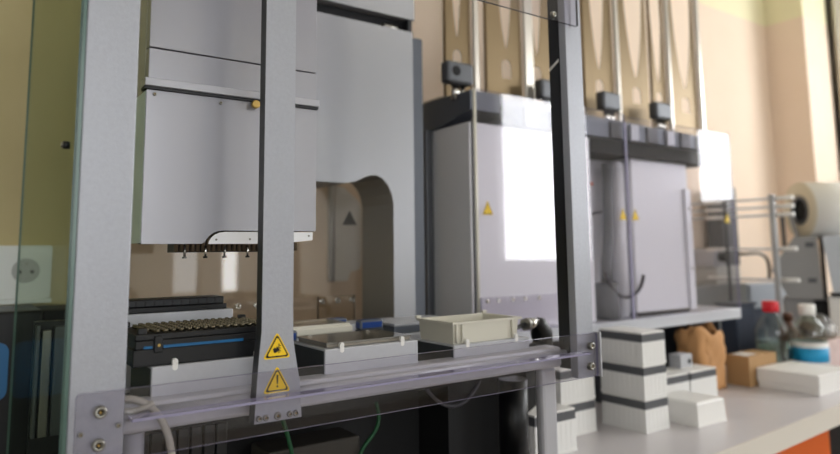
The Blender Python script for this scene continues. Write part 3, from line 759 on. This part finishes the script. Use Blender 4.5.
# paper bag
mb = MB(); rings = []
random.seed(9)
nz, na = 16, 40
for k in range(nz):
    f = k/(nz-1); rr = []
    for j in range(na):
        a = 2*math.pi*j/na
        c_, s_ = math.cos(a), math.sin(a)
        q = (abs(c_)**12+abs(s_)**12)**(-1/12)
        hx, hy = .046*(1+.16*f+.05*math.sin(7*f+2.2)), .036*(1-.15*f)
        cr = f**.5*(.003*math.sin(3*a+7*f)+.0035*abs(math.sin(5*a-9*f+1.3))+.002*abs(math.sin(11*a+15*f)))
        x = 1.520-.004*f+c_*q*hx+cr*c_; y = .958+s_*q*hy+cr*s_
        z = B+.0005+f*(.141+.009*math.sin(2*a+.6)*f**3+.007*math.sin(5*a+.5)*f**5)
        rr.append(Vector((x, y, z)))
    rings.append(rr)
inner = [[Vector((1.516+(p.x-1.516)*.94, .958+(p.y-.958)*.92, p.z-.002-.04*i)) for p in rings[-1]] for i in range(3)]
mb.loop(rings+inner, M['kraft'])
tag(build(mb, 'paper_bag', M['kraft']), 'crumpled brown paper bag standing open before the shelf', 'paper bag')
# cardboard box
t = thing('cardboard_box', 'small brown cardboard box with a white label on top, right of the paper bag', 'box', (1.676, .92, B))
mb = MB(); mb.box(1.610, 1.742, .889, .950, B+.0004, B+.073, M['card'], .0015); build(mb, 'carton', M['card'], t)
mb = MB(); mb.box(1.622, 1.668, .902, .940, B+.0731, B+.0738, M['paper']); build(mb, 'label', M['paper'], t)
mb = MB(); mb.box(1.672, 1.686, .8888, .9505, B+.0731, B+.0734, M['card']); build(mb, 'tape', mat('tape_tan', (196, 152, 96), .3), t)
# white flat box
t = thing('flat_box', 'white shallow lidded box near the right end of the bench front', 'box', (1.78, .81, B))
mb = MB(); mb.box(1.634, 1.80, .742, .882, B+.0004, B+.016, M['white_plastic'], .001); build(mb, 'tray', M['white_plastic'], t)
mb = MB(); mb.box(1.632, 1.802, .740, .884, B+.0162, B+.047, M['white_plastic'], .0015); build(mb, 'lid', M['white_plastic'], t)
# bottles
def bottle(x, y, r, zs, zn, zt, label, capm, blue=False, liq=.0):
    t = thing('reagent_bottle', label, 'bottle', (x, y, B))
    mb = MB(); mb.lathe([(r*.9, B+.0004), (r, B+.006), (r, zs), (r*.96, zs+.008), (r*.80, zs+.020), (r*.42, zn-.006), (r*.36, zn), (r*.36, zt-.022)], M['bottle'], (x, y, 0), 32, cap=False)
    build(mb, 'bottle_body', M['bottle'], t)
    mb = MB(); mb.lathe([(r*.46, zt-.028), (r*.48, zt-.026), (r*.48, zt-.003), (r*.42, zt)], M[capm], (x, y, 0), 28); build(mb, 'cap', M[capm], t)
    if liq:
        mb = MB(); mb.lathe([(r*.85, B+.006), (r*.93, B+.010), (r*.93, liq)], None, (x, y, 0), 28); build(mb, 'liquid', clear('liquid_'+capm, (205, 220, 214), 0, .05), t)
    if blue:
        mb = MB(); mb.lathe([(r*1.006, B+.028), (r*1.012, B+.028), (r*1.012, B+.092), (r*1.006, B+.092)], M['paper'], (x, y, 0), 32, cap=False); l_ = build(mb, 'label', M['paper'], t)
        mb = MB(); mb.lathe([(r*1.014, B+.042), (r*1.018, B+.042), (r*1.018, B+.078), (r*1.014, B+.078)], M['label_blue'], (x, y, 0), 32, cap=False); build(mb, 'label_band', M['label_blue'], l_)
    return t
bottle(1.800, .925, .043, -.218, -.172, -.143, 'clear glass bottle with a red cap, half full, behind the cardboard box', 'red', liq=-.245)
bottle(1.873, .866, .043, -.222, -.180, -.152, 'clear glass bottle with a white cap and blue label, right of the red-capped bottle', 'white_plastic', True)
# pack at the right edge
t = thing('tube_pack', 'clear plastic bag of brown tubes at the right edge behind the flat box', 'pack', (2.02, .92, B))
mb = MB(); mb.box(1.965, 2.09, .865, .97, B+.0004, B+.085, M['paper'], .003); build(mb, 'carton', mat('pink_carton', (206, 184, 178), .6, noise=.25, scale=40), t)
mb = MB(); rr = []
for k in range(7):
    f = k/6; rr.append([Vector((2.028+.062*math.cos(a)*(1-.55*f*f)+.006*math.sin(5*a+3*k), .917+.05*math.sin(a)*(1-.55*f*f)+.006*math.sin(4*a+5*k), B+.0865+.062*f)) for a in [2*math.pi*j/18 for j in range(18)]])
mb.loop(rr, M['film']); build(mb, 'plastic_bag', M['film'], t)
for k in range(5):
    mb = MB(); x = 1.985+.014*k
    mb.cyl((x, .90, B+.094), (x+.018, .945, B+.110+.006*(k % 2)), .010, M['amber'], 14); build(mb, 'tube', M['amber'], t)
t = thing('amber_bottle', 'small dark brown bottle between the blue-labelled bottle and the clear bag', 'bottle', (1.925, .97, B))
mb = MB(); mb.lathe([(.024, B+.0004), (.026, B+.004), (.026, -.235), (.020, -.222), (.011, -.212), (.011, -.204)], M['amber'], (1.932, .946, 0), 24); build(mb, 'bottle_body', M['amber'], t)
mb = MB(); mb.lathe([(.013, -.2038), (.013, -.186), (.011, -.184)], M['amber'], (1.932, .946, 0), 20); build(mb, 'cap', M['amber'], t)

# ------------------------------------------------------------------ background instruments
t = thing('grey_instrument', 'flat dark grey instrument behind the stacker, under the dark post', 'lab instrument', (2.07, 1.29, B))
mb = MB(); mb.box(1.93, 2.285, 1.25, 1.35, -.200, -.122, M['charcoal'], .004); build(mb, 'body', mat('instrument_grey', (130, 130, 128), .45), t)
mb = MB(); mb.box(1.95, 2.26, 1.27, 1.34, B, -.2005, M['black_matt']); build(mb, 'stand', M['black_matt'], t)
t2 = thing('dark_post_unit', 'tall dark grey post unit rising behind the stacker shield right end', 'lab instrument', (2.2, 1.30, -.122))
mb = MB(); mb.box(2.12, 2.268, 1.262, 1.345, -.1215, -.062, M['seal'], .003); build(mb, 'lower_box', mat('instrument_light', (196, 194, 188), .45), t2)
mb = MB(); mb.box(2.11, 2.18, 1.262, 1.34, -.0615, -.006, M['silver_dark'], .003); build(mb, 'side_box', M['silver_flat'], t2)
mb = MB(); mb.box(2.200, 2.297, 1.275, 1.335, -.0615, .215, M['charcoal'], .003); build(mb, 'column', mat('post_grey', (84, 86, 90), .4), t2)
mb = MB(); mb.box(2.240, 2.257, 1.2735, 1.2748, -.05, .20, M['silver_dark']); build(mb, 'rail', M['silver_dark'], t2)
mb = MB(); mb.cyl((2.145, 1.2615, -.030), (2.145, 1.235, -.030), .017, M['black'], 18); build(mb, 'knob', M['black'], t2)
mb = MB(); mb.tube([Vector((2.29, 1.274, -.022)), Vector((2.30, 1.26, -.022))]+bez((2.31, 1.255, -.022), (2.40, 1.235, -.01), (2.43, 1.235, -.04), (2.42, 1.24, -.115), 18), .0055, M['black'], 10); build(mb, 'cable', M['black'], t2)
t = thing('grey_box_unit', 'light blue-grey box unit between the flat instrument and the film sealer', 'lab instrument', (2.38, 1.30, B))
mb = MB(); mb.box(2.300, 2.56, 1.25, 1.345, -.215, -.129, M['seal_panel'], .004); build(mb, 'body', mat('unit_bluegrey', (160, 166, 174), .45), t)
mb = MB(); mb.box(2.31, 2.54, 1.26, 1.335, B, -.2155, M['navy']); build(mb, 'stand', M['navy'], t)
t = thing('waste_bin', 'dark navy bin behind the cardboard box, left of the red-capped bottle', 'bin', (1.91, 1.06, B))
mb = MB(); mb.box(1.85, 1.955, 1.05, 1.11, B+.0005, -.168, M['navy'], .004); build(mb, 'bin_body', M['navy'], t)
mb = MB(); mb.box(1.845, 1.96, 1.045, 1.114, -.1678, -.160, M['navy'], .002); build(mb, 'rim', M['navy'], t)
# film sealer, turned towards the viewer's right
AZ = math.radians(156)
K = 1.2222
fs = thing('film_sealer', 'grey film sealer with a large clear film roll and slanted control panel', 'lab machine', (2.2, 1.015, B), rot=math.pi/2-AZ)
def FS(mb, name, m, parent=fs):
    for v in mb.bm.verts: v.co = Vector((v.co.x*K, v.co.y, v.co.z*K-B))
    return build(mb, name, M[m], parent, True)
BB = B/K
# local frame: x right along the front, y away, z from camera height (in 1/K units)
mb = MB(); mb.prism([(-.018, .027), (.0345, .029), (.038, -.134), (-.040, -.134), (-.076, -.060), (-.058, -.030)], 'y', .02, .20, M['seal']); FS(mb, 'housing', 'seal')
mb = MB(); mb.box(-.055, .24, .04, .22, BB+.001, -.1345, M['seal'], .003); FS(mb, 'base', 'seal')
mb = MB(); mb.box(.016, .0475, .034, .0398, -.180, -.137, M['gap']); FS(mb, 'slot', 'gap')
mb = MB(); mb.box(.0385, .048, .05, .20, -.134, .024, M['gap']); FS(mb, 'panel_gap', 'gap')
mb = MB(); mb.prism([(.0445, .027), (.22, .030), (.22, -.116), (.060, -.116)], 'y', .0, .0495, M['seal_panel']); FS(mb, 'control_panel', 'seal_panel')
mb = MB(); mb.prism([(.088, .008), (.18, .010), (.18, -.05), (.094, -.050)], 'y', -.004, -.0002, M['screen']); FS(mb, 'display', 'screen')
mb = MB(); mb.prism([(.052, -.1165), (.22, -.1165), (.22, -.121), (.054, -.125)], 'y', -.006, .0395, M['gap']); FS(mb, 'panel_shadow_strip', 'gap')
mb = MB(); mb.box(.048, .24, .002, .0395, BB+.001, -.126, M['white_plastic'], .003); FS(mb, 'front_cover', 'white_plastic')
for z in (.012, -.08):
    mb = MB(); mb.box(.006, .026, .0185, .0198, z-.012, z, M['silver_dark']); FS(mb, 'vent', 'silver_dark')
def rolled(r0, r1, x0, x1, m, name, parent=fs):
    """ring swept along the roll axis; the axis is turned so that its end disc shows"""
    mb = MB(); n = 40
    ca, sa = math.cos(math.radians(32)), math.sin(math.radians(32))
    cx, cyy, cz = .026, .11, .099
    def P(x, r, a):
        ly = r*math.cos(a)*K; lx = x*K
        return Vector((cx+(lx*ca-ly*sa)/K, cyy+lx*sa+ly*ca, cz+r*math.sin(a)))
    mb.loop([[P(x, r, 2*math.pi*j/n) for j in range(n)] for x, r in ((x0, r0), (x0, r1), (x1, r1), (x1, r0), (x0, r0))], M[m], cap=False)
    return FS(mb, name, m, parent)
M['film_solid'] = mat('wound_film', (236, 234, 228), .18, coat=.4)
M['film_end'] = mat('wound_film_end', (214, 204, 180), .5)
rolled(.040, .076, -.030, .14, 'film_solid', 'film_roll')
rolled(.040, .0755, -.0315, -.0302, 'film_end', 'roll_end')
rolled(.030, .0398, -.033, .145, 'silver_dark', 'roll_core')
rolled(.004, .0298, -.026, .145, 'gap', 'roll_hub')
mb = MB(); mb.prism([(-.050, -.03), (-.041, -.03), (-.041, .10), (-.052, .10)], 'y', .185, .195, M['silver_dark']); FS(mb, 'roll_arm', 'silver_dark')
mb = MB(); mb.prism([(-.016, .027), (-.006, .027), (-.020, .09), (-.030, .09)], 'y', .10, .11, M['seal']); FS(mb, 'roll_bracket', 'seal')
# rods running in depth beside the sealer
t = thing('rod_frame', 'frame of thin white-ended steel rods between the stacker and the film sealer', 'rod frame', (2.03, 1.12, B))
mb = MB(); mb.box(2.018, 2.030, 1.005, 1.020, B+.0005, .160, M['silver_dark'], .001); build(mb, 'upright', mat('upright_grey', (170, 172, 174), .4, .1), t)
mb = MB(); mb.box(2.022, 2.030, 1.16, 1.168, B+.0005, .155, M['silver_dark'], .001); build(mb, 'rear_upright', M['edge_grey'], t)
for z in (.1485, .123, .098, -.0045, -.097):
    mb = MB(); mb.cyl((2.035, 1.02, z), (2.035, 1.30 if z > -.05 else 1.24, z), .0034, M['chrome'], 12); r_ = build(mb, 'rod', M['whitegrey'], t)
    for y0, y1 in ((.955, 1.02), (1.16, 1.24)):
        mb = MB(); mb.cyl((2.035, y0, z), (2.035, y1, z), .0062, M['white_plastic'], 14); build(mb, 'white_sleeve', M['white_plastic'], r_)
